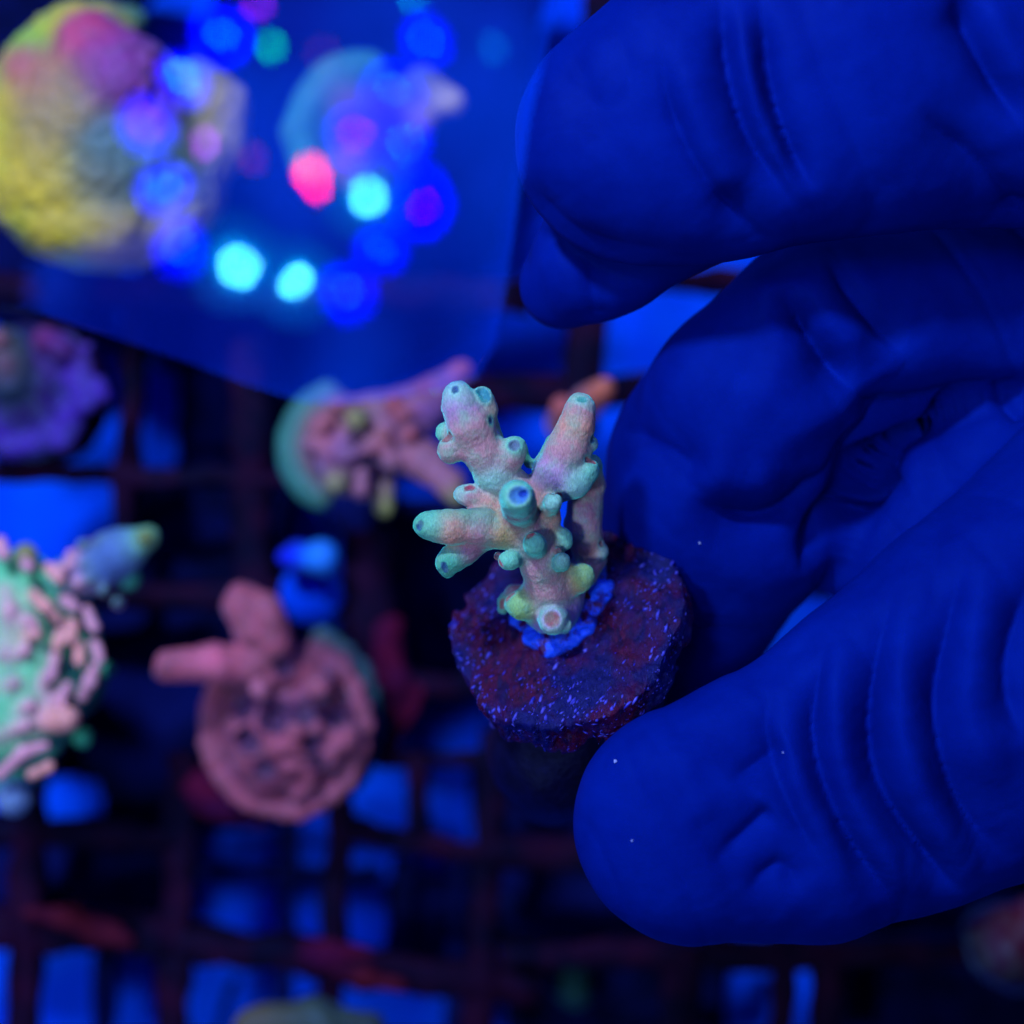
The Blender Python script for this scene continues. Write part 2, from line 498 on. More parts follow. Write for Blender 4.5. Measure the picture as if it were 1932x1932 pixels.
# upper left branch
L((880, 930, .25, 105, PEACH), (760, 850, .3, 112, PINK), (620, 740, .35, 132, ICE), (545, 600, .45, 132, PINK), (455, 430, .55, 142, PINK), (395, 300, .6, 112, LILA), (376, 235, .62, 94, ICE), k=.1)
L((500, 450, .5, 90, PINK), (560, 330, .5, 72, PEACH), (555, 290, .52, 66, PINK))
L((500, 330, .5, 66, PINK), (532, 250, .58, 74, TEAL), k=.05)
L((420, 540, .5, 100, PINK), (330, 600, .5, 74, PINK), (315, 590, .52, 70, PINK), k=.08)
L((380, 500, .4, 70, PINK), (298, 480, .32, 70, TEAL), k=.05)
L((640, 700, .4, 100, PINK), (725, 630, .5, 84, PINK), (752, 575, .55, 74, TEAL), k=.1)
L((690, 640, .25, 66, PINK), (790, 580, .2, 42, TEAL2), (838, 680, .15, 30, TEAL2), k=.05)
L((580, 360, .36, 52, DARKT), (625, 520, .3, 52, TEAL2), k=.05)
# left mid calice
L((720, 1000, .25, 90, PEACH), (580, 945, .32, 76, PEACH), (450, 890, .34, 72, PINK), (412, 885, .34, 62, ICE), k=.05)
L((560, 880, .2, 42, PEACH), (495, 848, .2, 32, TEAL), (440, 848, .2, 34, TEAL), k=.04)
# left arm
L((830, 1150, .25, 135, MAUVE), (660, 1110, .35, 116, OLIVE), (500, 1105, .42, 108, PINK), (330, 1105, .5, 102, PEACH), (200, 1090, .52, 88, TEAL), (168, 1088, .52, 76, TEAL2), k=.1)
L((560, 1030, .5, 40, TEAL2), (420, 1030, .56, 34, TEAL2), (250, 1035, .58, 34, TEAL2), k=.09)
L((540, 1170, .3, 90, MAUVE), (420, 1260, .3, 84, MAUVE), (335, 1310, .34, 80, TEAL2), (295, 1340, .35, 66, TEAL2), k=.09)
L((330, 1335, .32, 60, TEAL2), (308, 1392, .32, 40, TEAL2), k=.05)
# right branch
L((945, 880, .28, 105, PEACH), (1020, 760, .35, 135, LILA), (1095, 590, .42, 130, PINK), (1155, 440, .46, 110, PEACH), (1180, 325, .48, 88, PINK), (1186, 312, .48, 84, ICE), k=.1)
L((1010, 820, .3, 115, ICE), (1130, 790, .36, 118, ICE), (1215, 730, .38, 92, TEAL), k=.08)
L((1200, 710, .2, 60, PINK), (1262, 680, .16, 58, TEAL), k=.03)
L((1180, 600, .38, 66, PINK), (1250, 555, .38, 50, ICE), k=.06)
L((930, 700, .2, 60, TEAL2), (985, 520, .2, 26, TEAL2), k=.1)
# branch behind on the right
L((1285, 700, -.15, 44, TEAL), (1268, 820, -.2, 66, PINK), (1215, 960, -.2, 106, MAUVE), (1200, 1090, -.25, 112, PINK), (1225, 1220, -.35, 100, PEACH), (1252, 1300, -.45, 102, PINK), k=.1)
L((1280, 1250, -.35, 56, PINK), (1315, 1262, -.3, 50, ICE), k=.06)
# branch pointing at the camera
L((795, 1040, .25, 120, MAUVE), (776, 950, .8, 104, MAUVE), (768, 912, 1.05, 106, MAUVE), (766, 900, 1.2, 106, TEAL), k=.1)
# knobs
L((960, 1000, .3, 66, PEACH), (985, 950, .5, 62, PEACH), (998, 935, .66, 62, ICE), k=.05)
L((900, 1260, .3, 70, MAUVE), (880, 1208, .58, 76, TEAL), k=.04)
L((800, 1290, .2, 66, MAUVE), (722, 1316, .42, 60, TEAL), (698, 1322, .44, 56, TEAL), k=.04)
L((700, 1300, .25, 30, ROSE), (640, 1292, .34, 27, ROSE), k=.02)
L((1000, 1330, .2, 64, OLIVE), (1056, 1335, .42, 56, TEAL), (1062, 1315, .46, 52, ICE), k=.04)
L((1010, 1270, .3, 34, ROSE), (1040, 1252, .4, 24, ROSE), k=.03)
L((1010, 1160, .2, 66, OLIVE), (1066, 1165, .24, 56, TEAL), (1076, 1200, .24, 54, TEAL), k=.05)
L((1090, 1480, -.15, 90, PINK), (1170, 1440, .02, 84, OLIVE), (1200, 1420, .08, 76, GREEN), k=.09)
L((1080, 1500, -.3, 120, LILA), (1200, 1400, -.42, 90, PINK), (1240, 1330, -.45, 80, PINK), k=.1)
L((960, 1570, -.2, 125, LILA), (850, 1600, -.13, 105, OLIVE), (790, 1610, -.06, 88, GREEN), (740, 1598, -.08, 52, TEAL2), k=.09)
L((860, 1540, -.3, 66, MAUVE), (740, 1525, -.33, 50, MAUVE), (688, 1590, -.36, 46, TEAL2), (672, 1640, -.38, 34, TEAL2), k=.03)
L((1020, 1640, -.2, 110, LILA), (1002, 1705, .04, 94, LILA), (1000, 1708, .1, 88, ICE), k=.06)
L((1040, 1720, 0, 60, ICE), (1088, 1745, .04, 38, ICE), k=.04)
DR = pig(44, 84, 150)
K.cup(360, 185, 17, DR, ICE, .5, 358, 200)
K.cup(536, 205, 36, pig(50, 140, 180), ICE, .9, 560, 240)
K.cup(325, 500, 22, ROSE, ICE, .8, 292, 520)
K.cup(748, 558, 36, pig(90, 120, 170), TEAL, .5)
K.cup(600, 400, 22, DR, TEAL2, .8)
K.cup(468, 838, 17, ROSE, ICE, .9, 440, 845)
K.cup(125, 1078, 18, DR, TEAL2, .6, 118, 1100)
K.cup(282, 1350, 15, DR, TEAL2, .5, 296, 1385)
K.cup(1206, 262, 13, pig(30, 150, 170), ICE, .8, 1178, 258)
K.cup(1262, 520, 20, DR, TEAL, .8)
K.cup(1225, 655, 12, ROSE, TEAL, .8, 1275, 672)
K.cup(1318, 1205, 17, ROSE, TEAL, .8)
K.cup(790, 885, 62, SKY, ICE, .55, 775, 888, .06)
K.cup(812, 878, 17, pig(20, 60, 200), SKY, .6, 800, 882)
K.cup(1000, 878, 14, ROSE, ICE, .8, 1045, 895)
K.cup(862, 1142, 20, ROSE, TEAL, .9, 838, 1158)
K.cup(636, 1296, 11, pig(50, 20, 60), pig(150, 90, 120), .6)
K.cup(650, 1325, 10, ROSE, TEAL, .6, 662, 1350)
K.cup(1032, 1262, 12, pig(90, 30, 70), ROSE, .6)
K.cup(736, 1535, 17, ROSE, TEAL2, .8, 700, 1570)
K.cup(672, 1590, 15, ROSE, TEAL2, .8, 668, 1625)
K.cup(985, 1700, 64, BROWN, LILA, .3, 992, 1704, .06)
hero = link_mesh('colony', K.mesh('colony', .035, rough=((.008, 7, 3), (.004, 24, 5), (.0035, 50, 6))), M_CORAL, frag)
tag(hero, 'branching colony with teal tips and rosy cups')

# plug: disc and stem
nrm = Vector((-.30, .60, .74)).normalized(); ctr = Vector(P(1066, 1174, -.42))
u = Vector((.90, .436, 0)); u = (u - nrm * u.dot(nrm)).normalized(); vv = nrm.cross(u)
B = np.array([u, vv, nrm]).T


def lathe_field(name, radius, t0, t1, h, m, parent, noise_amp, taper=0, edge=.07, shift=(0, 0), rough=()):
    """rounded disc round the plug axis, with an uneven outline"""
    r_ = radius + .25
    pts = np.array([np.array(ctr) + B @ np.array((sx * r_ + shift[0], sy * r_ + shift[1], t)) for sx in (-1, 1) for sy in (-1, 1) for t in (t0 - .2, t1 + .2)])
    k = Clay(pts.min(0), pts.max(0), h)
    X, Y, Z = np.meshgrid(*k.ax, indexing='ij')
    Q = (np.stack([X, Y, Z], -1).reshape(-1, 3) - np.array(ctr)) @ B
    a = np.arctan2(Q[:, 1] - shift[1], Q[:, 0] - shift[0]); rr = np.hypot(Q[:, 0] - shift[0], Q[:, 1] - shift[1])
    rad = radius * (1 + .025 * np.sin(3 * a + 1) + .018 * np.sin(5 * a + 2.1) + .012 * np.sin(11 * a)) + taper * (Q[:, 2] - t1)
    near = (rr < radius + .3)
    nz = np.zeros(len(Q)); Qs = Q[near] @ np.array(((.8, -.6, 0), (.6, .8, 0), (0, 0, 1.0)));  nz[near] = noise_amp * .8 * vnoise(Q[near], 3.2, 4) + noise_amp * np.abs(vnoise(Qs * np.array((1.0, 3.2, 1)), 4.5, 5))
    dr = rr - rad + edge; dz = np.abs(Q[:, 2] - (t0 + t1) / 2) - (t1 - t0) / 2 + edge
    d = np.hypot(np.maximum(dr, 0), np.maximum(dz, 0)) + np.minimum(np.maximum(dr, dz), 0) - edge + nz
    k.F = d.reshape(k.F.shape).astype(np.float32)
    return link_mesh(name, k.mesh(name, rough=rough), m, parent)


plug = lathe_field('plug_disc', 1.42, -.58, 0, .026, M_PLUG, frag, .075, rough=((.016, 11, 9), (.012, 24, 2)))
tag(plug, 'dark red crusted disc with pale blue specks and painted glints')
st = np.array(ctr) - 1.25 * np.array(nrm) + .1 * np.array(u)
sk = Clay((-1.5, -5.0, -3.2), (2.2, -.8, .4), .06)
sk.limb([(st, .85, (0, 0, 0)), (P(1050, 1420, -1.75), .82, (0, 0, 0)), (P(1040, 1470, -2.4), .62, (0, 0, 0))], .2)
tag(link_mesh('plug_stem', sk.mesh('plug_stem', rough=((.03, 3, 2),)), M_STEM, frag), 'black tapered stem under the disc')

# glue and algae on the disc round the foot
gk = Clay((-.6, -2.6, -1.3), (1.4, -.6, .5), .02)
def on_disc(px, py, up=0.0):
    q = Vector(P(px, py, 0)); d = Vector((q.x, q.y, 0)) - Vector((0, 0, CAMZ)); o = Vector((0, 0, CAMZ))
    t = (ctr + nrm * up - o).dot(nrm) / d.dot(nrm) if False else ((ctr + nrm * up) - o).dot(nrm) / (d).dot(nrm)
    return np.array(o + d * t)
for pl, r in (([(1020, 1190), (1022, 1212), (1030, 1228)], .09), ([(1000, 1185), (975, 1170)], .07), ([(1008, 1200), (1035, 1215), (1060, 1205)], .10), ([(1000, 1205), (1045, 1228), (1085, 1205)], .06), ([(1110, 1170), (1150, 1125)], .055), ([(1070, 1215), (1110, 1190)], .05), ([(1085, 1165), (1112, 1140), (1135, 1115)], .09),
              ([(1100, 1160), (1112, 1175)], .07), ([(1120, 1110), (1132, 1085), (1135, 1072)], .06), ([(1050, 1180), (1080, 1180), (1095, 1150)], .10), ([(1130, 1130), (1150, 1105)], .045)):
    gk.limb([(on_disc(x, y, -.035), r * 1.2, (0, 0, 1)) for x, y in pl], .08)
tag(link_mesh('glue', gk.mesh('glue', rough=((.035, 6, 1), (.02, 15, 2))), M_GLUE, frag), 'bright blue glue smeared round the foot')
ak = Clay((.3, -1.7, -1.0), (1.2, -.7, .4), .018)
for x, y, r in ((1088, 1122, .08), (1100, 1118, .07), (1082, 1140, .045), (1108, 1128, .05)):
    ak.blob(on_disc(x, y, .06), r, (0, 0, 0), .05)
tag(link_mesh('algae_tuft', ak.mesh('algae_tuft', rough=((.02, 16, 1),)), M_ALGAE, frag), 'brown algae tuft beside the foot')

# pale crust grains that also paint the disc's glints: nobody could count them
def ico():
    t = (1 + 5 ** .5) / 2
    v = [(-1, t, 0), (1, t, 0), (-1, -t, 0), (1, -t, 0), (0, -1, t), (0, 1, t), (0, -1, -t), (0, 1, -t), (t, 0, -1), (t, 0, 1), (-t, 0, -1), (-t, 0, 1)]
    f = [(0, 11, 5), (0, 5, 1), (0, 1, 7), (0, 7, 10), (0, 10, 11), (1, 5, 9), (5, 11, 4), (11, 10, 2), (10, 7, 6), (7, 1, 8), (3, 9, 4), (3, 4, 2), (3, 2, 6), (3, 6, 8), (3, 8, 9), (4, 9, 5), (2, 4, 11), (6, 2, 10), (8, 6, 7), (9, 8, 1)]
    return np.array(v) / np.linalg.norm(v[0]), f
IV, IF = ico()
vs, fs = [], []
pv = np.empty(len(plug.data.vertices) * 3); plug.data.vertices.foreach_get('co', pv); pv = pv.reshape(-1, 3)
pn = np.empty(len(plug.data.vertices) * 3); plug.data.vertex_normals.foreach_get('vector', pn); pn = pn.reshape(-1, 3)
pq = (pv - np.array(ctr)) @ B
face = np.where((pq[:, 2] > -.42) & (pn[:, 2] > .1))[0]
dens = vnoise(pv[face], 2.2, 77)
face = face[dens + rng.uniform(-.5, .5, len(face)) > .12]
sdir = np.array(u) * .75 + np.array(vv) * .55; sdir /= np.linalg.norm(sdir)
edge_ = np.where((np.abs(np.hypot(pq[:, 0], pq[:, 1]) - 1.43) < .06) & (pq[:, 2] < -.42) & (pq[:, 1] < .3))[0]
for i in list(rng.choice(face, 620)) + list(rng.choice(edge_, 90)):
    a = sdir + rng.normal(0, .25, 3); n_ = pn[i]; a = a - n_ * (a @ n_); a /= np.linalg.norm(a); b_ = np.cross(n_, a)
    s_ = float(rng.choice([.006, .009, .014, .022], p=[.4, .3, .2, .1])); st_ = rng.uniform(1, 3.2)
    if pq[i, 2] < -.08: s_ *= .7
    base = len(vs)
    for q in IV * rng.uniform(.75, 1.25, (12, 1)):
        vs.append(tuple(pv[i] + a * q[0] * s_ * st_ + b_ * q[1] * s_ + n_ * q[2] * s_ * .8))
    fs += [tuple(base + j for j in t) for t in IF]
me = bpy.data.meshes.new('crust_glints'); me.from_pydata(vs, [], fs); me.polygons.foreach_set('use_smooth', [True] * len(fs))
g = link_mesh('crust_glint', me, M_GRAIN, frag); tag(g, kind='stuff')

# ------------------------------------------------------------------ gloved hand
HK = Clay((-.6, -6.0, -3.4), (7.6, 7.3, 2.6), .042, .62)
G0 = (0, 0, .3)
def HL(*n, k=.25, zs=.62):
    HK.limb([(P(x, y, z), R(r, z), G0) for x, y, z, r in n], k, zs)
# index finger across the top
HL((1195, 262, .5, 228), (1320, 215, .65, 262), (1600, 130, .75, 300), (2300, 60, .6, 380), k=.25)
HL((1062, 535, -.6, 84), (1130, 480, -.3, 105), (1330, 380, -.1, 110), k=.3)
# middle finger bending down to the plug
HK2 = []
HL((2300, 520, -.9, 190), (1800, 590, -.75, 175), (1560, 640, -.6, 195), (1430, 780, -.75, 215), (1395, 900, -1.15, 240), k=.06)
HL((1395, 900, -1.15, 240), (1325, 1040, -1.75, 200), (1312, 1150, -2.0, 135), (1305, 1275, -2.1, 85), k=.3)
# palm side and thumb
HL((2300, 980, -1.4, 330), (1930, 950, -1.3, 280), (1740, 985, -1.25, 200), (1620, 1045, -1.3, 100), k=.06)
HL((2300, 1080, -.2, 470), (1920, 1300, .05, 360), (1720, 1405, .2, 310), (1510, 1508, .3, 264), (1310, 1560, .4, 226), k=.15)


def fold_fn():
    # (points, depth, width): creases and ridges of the loose glove, in cm
    F = []
    def f(pts, amp, wpx):
        p_ = [np.array(P(x, y, .8)[:2]) for x, y in pts]
        q_ = [2 * p_[0] - p_[1]] + p_ + [2 * p_[-1] - p_[-2]]; out_ = []
        for i in range(1, len(q_) - 2):            # smooth the line of the fold
            for t in (0, .25, .5, .75):
                a, b, c, e = q_[i - 1:i + 3]
                out_.append(.5 * (2 * b + (c - a) * t + (2 * a - 5 * b + 4 * c - e) * t * t + (3 * b - a - 3 * c + e) * t ** 3))
        F.append((out_ + [p_[-1]], amp, wpx / PPC))
    # index finger
    f([(1355, -30), (1372, 120), (1420, 270), (1500, 395)], -.15, 12); f([(1395, -30), (1410, 130), (1455, 270), (1530, 400)], .12, 14)
    f([(1430, -30), (1447, 130), (1490, 280), (1540, 370)], -.15, 11)
    f([(1290, 60), (1300, 200), (1350, 330), (1400, 390)], .09, 26); f([(1240, 60), (1265, 200), (1320, 320), (1400, 420), (1490, 500)], -.15, 24)
    f([(1795, -30), (1850, 90), (1940, 260)], -.2, 16); f([(1840, -30), (1890, 80), (1960, 200)], .1, 22)
    f([(1720, 200), (1830, 290), (1900, 380), (1990, 520)], -.11, 26); f([(960, 330), (1010, 430), (1120, 510), (1250, 540)], -.12, 26)
    # middle finger
    f([(1420, 490), (1470, 600), (1560, 700)], .12, 22); f([(1470, 540), (1530, 640), (1630, 760)], -.26, 18)
    f([(1500, 500), (1570, 600), (1660, 700)], .14, 26); f([(1550, 470), (1640, 580), (1720, 680)], -.14, 20)
    f([(1600, 730), (1690, 785), (1800, 770), (1930, 700)], -.16, 26)
    f([(1290, 935), (1400, 985), (1500, 970), (1590, 900)], -.22, 24); f([(1300, 880), (1400, 925), (1500, 900)], .10, 26)
    f([(1140, 790), (1260, 850), (1330, 900)], -.08, 24); f([(1400, 690), (1500, 760), (1560, 850)], .10, 36)
    f([(1640, 800), (1590, 900), (1500, 950)], -.10, 26)
    # palm
    f([(1710, 760), (1660, 900), (1580, 1010), (1510, 1100)], -.35, 15); f([(1880, 730), (1932, 790)], -.12, 12)
    # thumb
    f([(1560, 1180), (1530, 1330), (1560, 1480), (1640, 1640), (1720, 1740)], -.20, 18)
    f([(1600, 1150), (1570, 1320), (1605, 1490), (1690, 1640), (1760, 1720)], .15, 22)
    f([(1690, 1080), (1640, 1300), (1660, 1480), (1760, 1640), (1830, 1700)], -.22, 20)
    f([(1750, 1050), (1700, 1260), (1715, 1440), (1790, 1590), (1860, 1660)], .16, 26)
    f([(1830, 1020), (1775, 1230), (1780, 1400), (1840, 1560), (1932, 1650)], -.20, 22)
    f([(1890, 1000), (1835, 1220), (1840, 1380), (1932, 1530)], .15, 30)
    f([(1960, 1040), (1900, 1250), (1932, 1420)], -.15, 24)
    f([(1440, 1280), (1450, 1400), (1500, 1540), (1590, 1690)], -.12, 20); f([(1480, 1250), (1490, 1400), (1540, 1540), (1640, 1700)], .11, 22)
    f([(1370, 1480), (1440, 1420), (1480, 1390)], -.09, 18); f([(1290, 1370), (1300, 1480), (1350, 1560)], .06, 26)
    f([(1340, 1640), (1420, 1560), (1460, 1520)], -.10, 18); f([(1400, 1700), (1470, 1640), (1520, 1700)], -.08, 18)

    def post(v, n):
        d = np.zeros(len(v)); sc = (CAMZ - .8) / (CAMZ - v[:, 2])
        xy = v[:, :2] * sc[:, None]
        for pts, amp, wd in F:
            best = np.full(len(v), 9.0); tt = np.zeros(len(v)); ns = len(pts) - 1
            for i in range(ns):
                a, b = pts[i], pts[i + 1]; ab = b - a
                t = np.clip(((xy - a) @ ab) / (ab @ ab), 0, 1)
                dd = np.hypot(*(xy - a - t[:, None] * ab).T)
                m = dd < best; best[m] = dd[m]; tt[m] = (i + t[m]) / ns
            fade = np.clip(np.minimum(tt, 1 - tt) * 3.2, .0, 1)
            fade = fade * fade * (3 - 2 * fade)
            d += amp * fade * (np.exp(-(best / (wd * 1.9)) ** 2) * 1.25 if amp > 0 else np.exp(-(best / (wd * 1.7)) ** .95) * 1.95)
        # creased latex: ridged folds running across the fingers
        q = v @ np.array(((.88, .36, 0), (.47, -.93, 0), (0, 0, 1.0)))
        q2 = q * np.array((1.0, .16, .5)); warp = vnoise(v, .35, 41)[:, None] * .5
        d += -.055 * (1 - np.abs(vnoise(q2 + warp, .9, 51))) ** 7
        d += -.02 * (1 - np.abs(vnoise(q2 + warp * .7, 1.7, 52))) ** 5
        return d * np.clip(n[:, 2] * 2.0 + .1, 0, 1)
    return post


hand = link_mesh('gloved_hand', HK.mesh('gloved_hand', rough=((.05, .7, 31), (.012, 2.2, 32), (.004, 7, 33)), post=fold_fn()), M_GLOVE)
sm = hand.modifiers.new('soften', 'SMOOTH'); sm.factor = .5; sm.iterations = 2
tag(hand, 'hand in a wrinkled dark blue glove pinching the coral plug', 'hand')

# ------------------------------------------------------------------ corals behind
def base_plug(px, py, z, r, parent, m=M_BAR, h=.8):
    c = P(px, py, z); n = 40; vs = []; fs = []; rr = random.Random(int(px + py))
    for k, (s_, dz) in enumerate(((.55, -h - .8), (.6, -h), (.95, -h), (1.0, -.15), (.95, 0))):
        for i in range(n):
            a = i * 2 * math.pi / n; q = R(r, z) * s_ * (1 + rr.uniform(-.02, .02))
            vs.append((c[0] + q * math.cos(a), c[1] + q * math.sin(a), z + dz))
    for k in range(4):
        for i in range(n): fs.append((k * n + i, k * n + (i + 1) % n, (k + 1) * n + (i + 1) % n, (k + 1) * n + i))
    fs.append(tuple(range(n))[::-1]); fs.append(tuple(range(4 * n, 5 * n)))
    me = bpy.data.meshes.new('base_plug'); me.from_pydata(vs, [], fs); me.polygons.foreach_set('use_smooth', [True] * len(fs))
    return link_mesh('base_plug', me, m, parent)


def colony(name, label, cx, cy, z, ext, prims, pits=(), h=.05, k=.10, sharp=.09, rough=((.03, 4, 1),), zs=1.0, conv=None, plug=None):
    """prims: lists of (px, py, dz, r px, colour)"""
    root = empty(name, tuple(P(cx, cy, z)), label, 'coral')
    c = P(cx, cy, z); e = R(ext, z)
    C_ = Clay((c[0] - e, c[1] - e, z - 1.8), (c[0] + e, c[1] + e, z + 2.6), h, zs)
    for pl in prims:
        C_.limb([(P(x, y, z + dz), R(r, z), col) for x, y, dz, r, col in pl], k)
    for x, y, dz, r, col in pits: C_.pit(P(x, y, z + dz), R(r, z), col, .06)
    link_mesh('colony', C_.mesh(name, sharp, rough), M_SOFT, root)
    if plug: base_plug(*plug, root)
    return root


def ring_pts(cx, cy, rx, ry, a0, a1, n):
    return [(cx + rx * math.cos(math.radians(a)), cy - ry * math.sin(math.radians(a))) for a in np.linspace(a0, a1, n)]


# yellow and pink encrusting coral seen through the panel
YEL = pig(205, 195, 60); YG = pig(90, 205, 70); MAG = pig(180, 60, 140); PUR = pig(125, 60, 170); CREAM = pig(150, 145, 110); TE = pig(45, 130, 130); BLG = pig(80, 125, 150)
pr = [[(200, 250, -.5, 190, CREAM), (230, 280, -.5, 180, BLG)], [(120, 330, -.45, 150, YEL), (90, 250, -.45, 130, YEL)],
      [(300, 300, -.6, 150, BLG), (350, 250, -.7, 110, CREAM)]]
pr += [[(x, y, -.25, 62, YG if i % 2 else YEL) for i, (x, y) in enumerate(ring_pts(210, 255, 178, 188, 100, 250, 14))]]
pr += [[(x, y, -.3, 50, CREAM) for (x, y) in ring_pts(225, 270, 160, 175, 250, 320, 7)] + [(400, 270, -.4, 56, CREAM), (410, 200, -.4, 52, CREAM), (370, 170, -.4, 54, BLG)]]
pr += [[(x, y, -.6, 34, YG if x < 160 else TE)] for (x, y) in ring_pts(205, 258, 212, 222, 80, 330, 22)]
pr += [[(175, 90, .35, 66, MAG), (235, 150, .45, 80, PUR), (270, 200, .3, 66, PUR)], [(60, 140, .2, 48, MAG), (110, 180, .25, 46, MAG), (150, 200, .1, 36, PUR)],
       [(130, 60, .1, 42, YEL), (90, 90, .1, 36, YG)], [(150, 310, .25, 56, YEL), (200, 330, .3, 46, CREAM)], [(130, 420, .1, 52, YEL), (230, 430, .1, 56, CREAM)]]
colony('encrusting_coral', 'big round yellow coral with pink lobes under the reflecting panel', 220, 260, -5.2, 280, pr, h=.05, k=.22, sharp=.10,
       rough=((.04, 2.2, 1), (.03, 7, 2), (.03, 15, 3)), plug=(230, 260, -6.0, 170))

# second coral under the panel
pr = [[(x, y, .1, 30, TE) for x, y in ring_pts(700, 260, 130, 135, 90, 210, 9)], [(700, 250, -.6, 120, pig(60, 50, 150))],
      [(640, 180, 0, 36, pig(150, 110, 160))], [(800, 170, 0, 44, pig(70, 90, 150)), (850, 190, .1, 26, pig(170, 165, 150))], [(800, 220, 0, 30, pig(120, 100, 150))], [(660, 320, .1, 40, pig(120, 80, 150))]]
colony('arched_coral', 'dim coral with a teal rim beside the red reflected light', 710, 260, -6, 210, pr, h=.06, k=.2, rough=((.06, 3, 1),), plug=(700, 260, -6.6, 120))

# bumpy pink coral behind the hero
OR = pig(168, 92, 105); PK = pig(142, 100, 145); LP = pig(105, 82, 180); YS = pig(118, 140, 80)
rr = random.Random(5)
pr = [[(x, y, -.5, 27, pig(40, 125, 130)) for x, y in ring_pts(655, 845, 104, 106, 110, 240, 10)],
      [(655, 840, -.55, 96, PK)], [(700, 800, -.3, 60, PK), (800, 770, 0, 46, LP), (850, 720, .2, 28, LP), (870, 700, .3, 20, OR)],
      [(740, 840, -.4, 40, LP), (800, 870, .1, 38, PK), (848, 915, .3, 27, PK), (862, 938, .4, 18, YS)], [(720, 890, -.5, 30, PK), (726, 958, -.2, 20, YS)],
      [(820, 730, .1, 24, OR), (835, 742, .2, 16, OR)]]
for i in range(34):
    a, q = rr.uniform(0, 6.28), rr.uniform(0, 88) ** 1.0
    x, y = 655 + q * math.cos(a), 845 + q * math.sin(a)
    c = rr.choice((PK, PK, OR, LP, PK)); pr.append([(x, y, 0, 15, c), (x + rr.uniform(-8, 8), y + rr.uniform(-8, 8), .28, 12, c)])
for x, y in ((760, 790), (790, 745), (740, 770), (720, 830), (770, 830)): pr.append([(x, y, .1, 20, PK), (x + 6, y - 10, .35, 14, OR)])
for x, y in ((674, 792), (636, 910)): pr.append([(x, y, 0, 22, YS), (x, y, .42, 22, YS)])
colony('bumpy_coral', 'pink bumpy coral with teal edge behind the tallest branches', 730, 830, -5.6, 220, pr,
       pits=[(674, 792, .72, 13, pig(60, 90, 70)), (636, 910, .72, 13, pig(80, 90, 90)), (775, 800, -.2, 22, pig(20, 10, 60)), (690, 870, .1, 16, pig(40, 20, 90))],
       h=.05, k=.10, rough=((.03, 6, 1),), plug=(650, 850, -6.5, 80))

# orange tips peeking past the finger
pr = [[(1060, 800, -.5, 30, MAUVE), (1062, 768, 0, 22, OR)], [(1110, 760, -.4, 30, MAUVE), (1140, 732, .1, 22, pig(190, 110, 100))], [(1060, 800, -.5, 28, MAUVE), (1110, 760, -.4, 28, MAUVE)]]
colony('orange_tipped_coral', 'small coral with two orange tips between the branches and the finger', 1095, 770, -5.8, 90, pr, h=.05, plug=(1090, 800, -6.4, 40))

# green coral with pink ridges at the left edge
def c6(x, y): return (x * .3193, 963.7 + y * .3193)
GT = pig(90, 215, 180); GT2 = pig(50, 165, 150); PV = pig(205, 158, 212); PO = pig(215, 160, 180); BB = pig(70, 110, 210)
pr = [[(*c6(60, 620), -.42, 124, GT), (*c6(90, 1150), -.42, 122, GT)], [(*c6(330, 700), -.7, 80, GT), (*c6(380, 1000), -.7, 80, GT2)], [(*c6(60, 1450), -.8, 80, GT2)]]
tub = [[(200, 490), (270, 570), (340, 640)], [(30, 480), (60, 600), (40, 720), (30, 850)], [(50, 870), (150, 820)], [(370, 680), (340, 800)], [(330, 860), (300, 970), (240, 1050)],
       [(510, 590), (560, 690)], [(465, 790), (465, 890)], [(560, 930), (530, 1010), (480, 1100)], [(400, 1040), (370, 1100), (280, 1120), (230, 1220), (190, 1300)],
       [(300, 1230), (400, 1230)], [(0, 1320), (150, 1270)], [(0, 1560), (130, 1430), (260, 1390)], [(190, 1560), (290, 1510)], [(0, 1040), (80, 1020)], [(110, 1180), (180, 1150)],
       [(120, 740), (220, 730)], [(560, 780), (590, 880)], [(150, 310), (170, 330)], [(290, 340), (350, 400)], [(0, 180), (20, 260)], [(380, 520), (440, 570)], [(-120, 500), (-100, 700)], [(-150, 900), (-80, 1000)], [(-150, 1200), (-100, 1350)], [(430, 660), (420, 760)], [(120, 640), (190, 660)]]
for i, t in enumerate(tub):
    c = PV if i % 3 else PO; z0 = .35 - .3 * (max(0, t[0][0] - 200) / 350)
    pr.append([(*c6(*q), z0 + (.12 if j % 2 else 0), 11.5 if i != 9 else 24, c) for j, q in enumerate(t)])
pr += [[(*c6(380, 430), -.3, 44, GT2), (*c6(560, 330), 0, 48, BB), (*c6(720, 240), .2, 44, BB), (*c6(870, 165), .35, 24, pig(90, 170, 150))],
       [(*c6(860, 160), .55, 12, YS)], [(*c6(640, 340), -.2, 50, BB), (*c6(760, 400), -.2, 24, GT2)]]
for q in ((430, 270), (500, 210), (420, 330), (470, 440), (420, 560), (540, 420), (620, 480), (700, 550), (600, 180), (350, 360), (520, 330)):
    pr.append([(*c6(*q), .1, 11, PV), (*c6(q[0] - 10, q[1] - 14), .36, 10, PV if q[0] < 500 else BLG)])
pr += [[(*c6(80, 1680), -.3, 30, BB), (*c6(85, 1700), -.1, 34, pig(90, 130, 215))], [(*c6(630, 940), -.5, 17, GT2)], [(*c6(490, 1340), -.5, 20, GT2)], [(*c6(150, 260), .1, 22, YS)]]
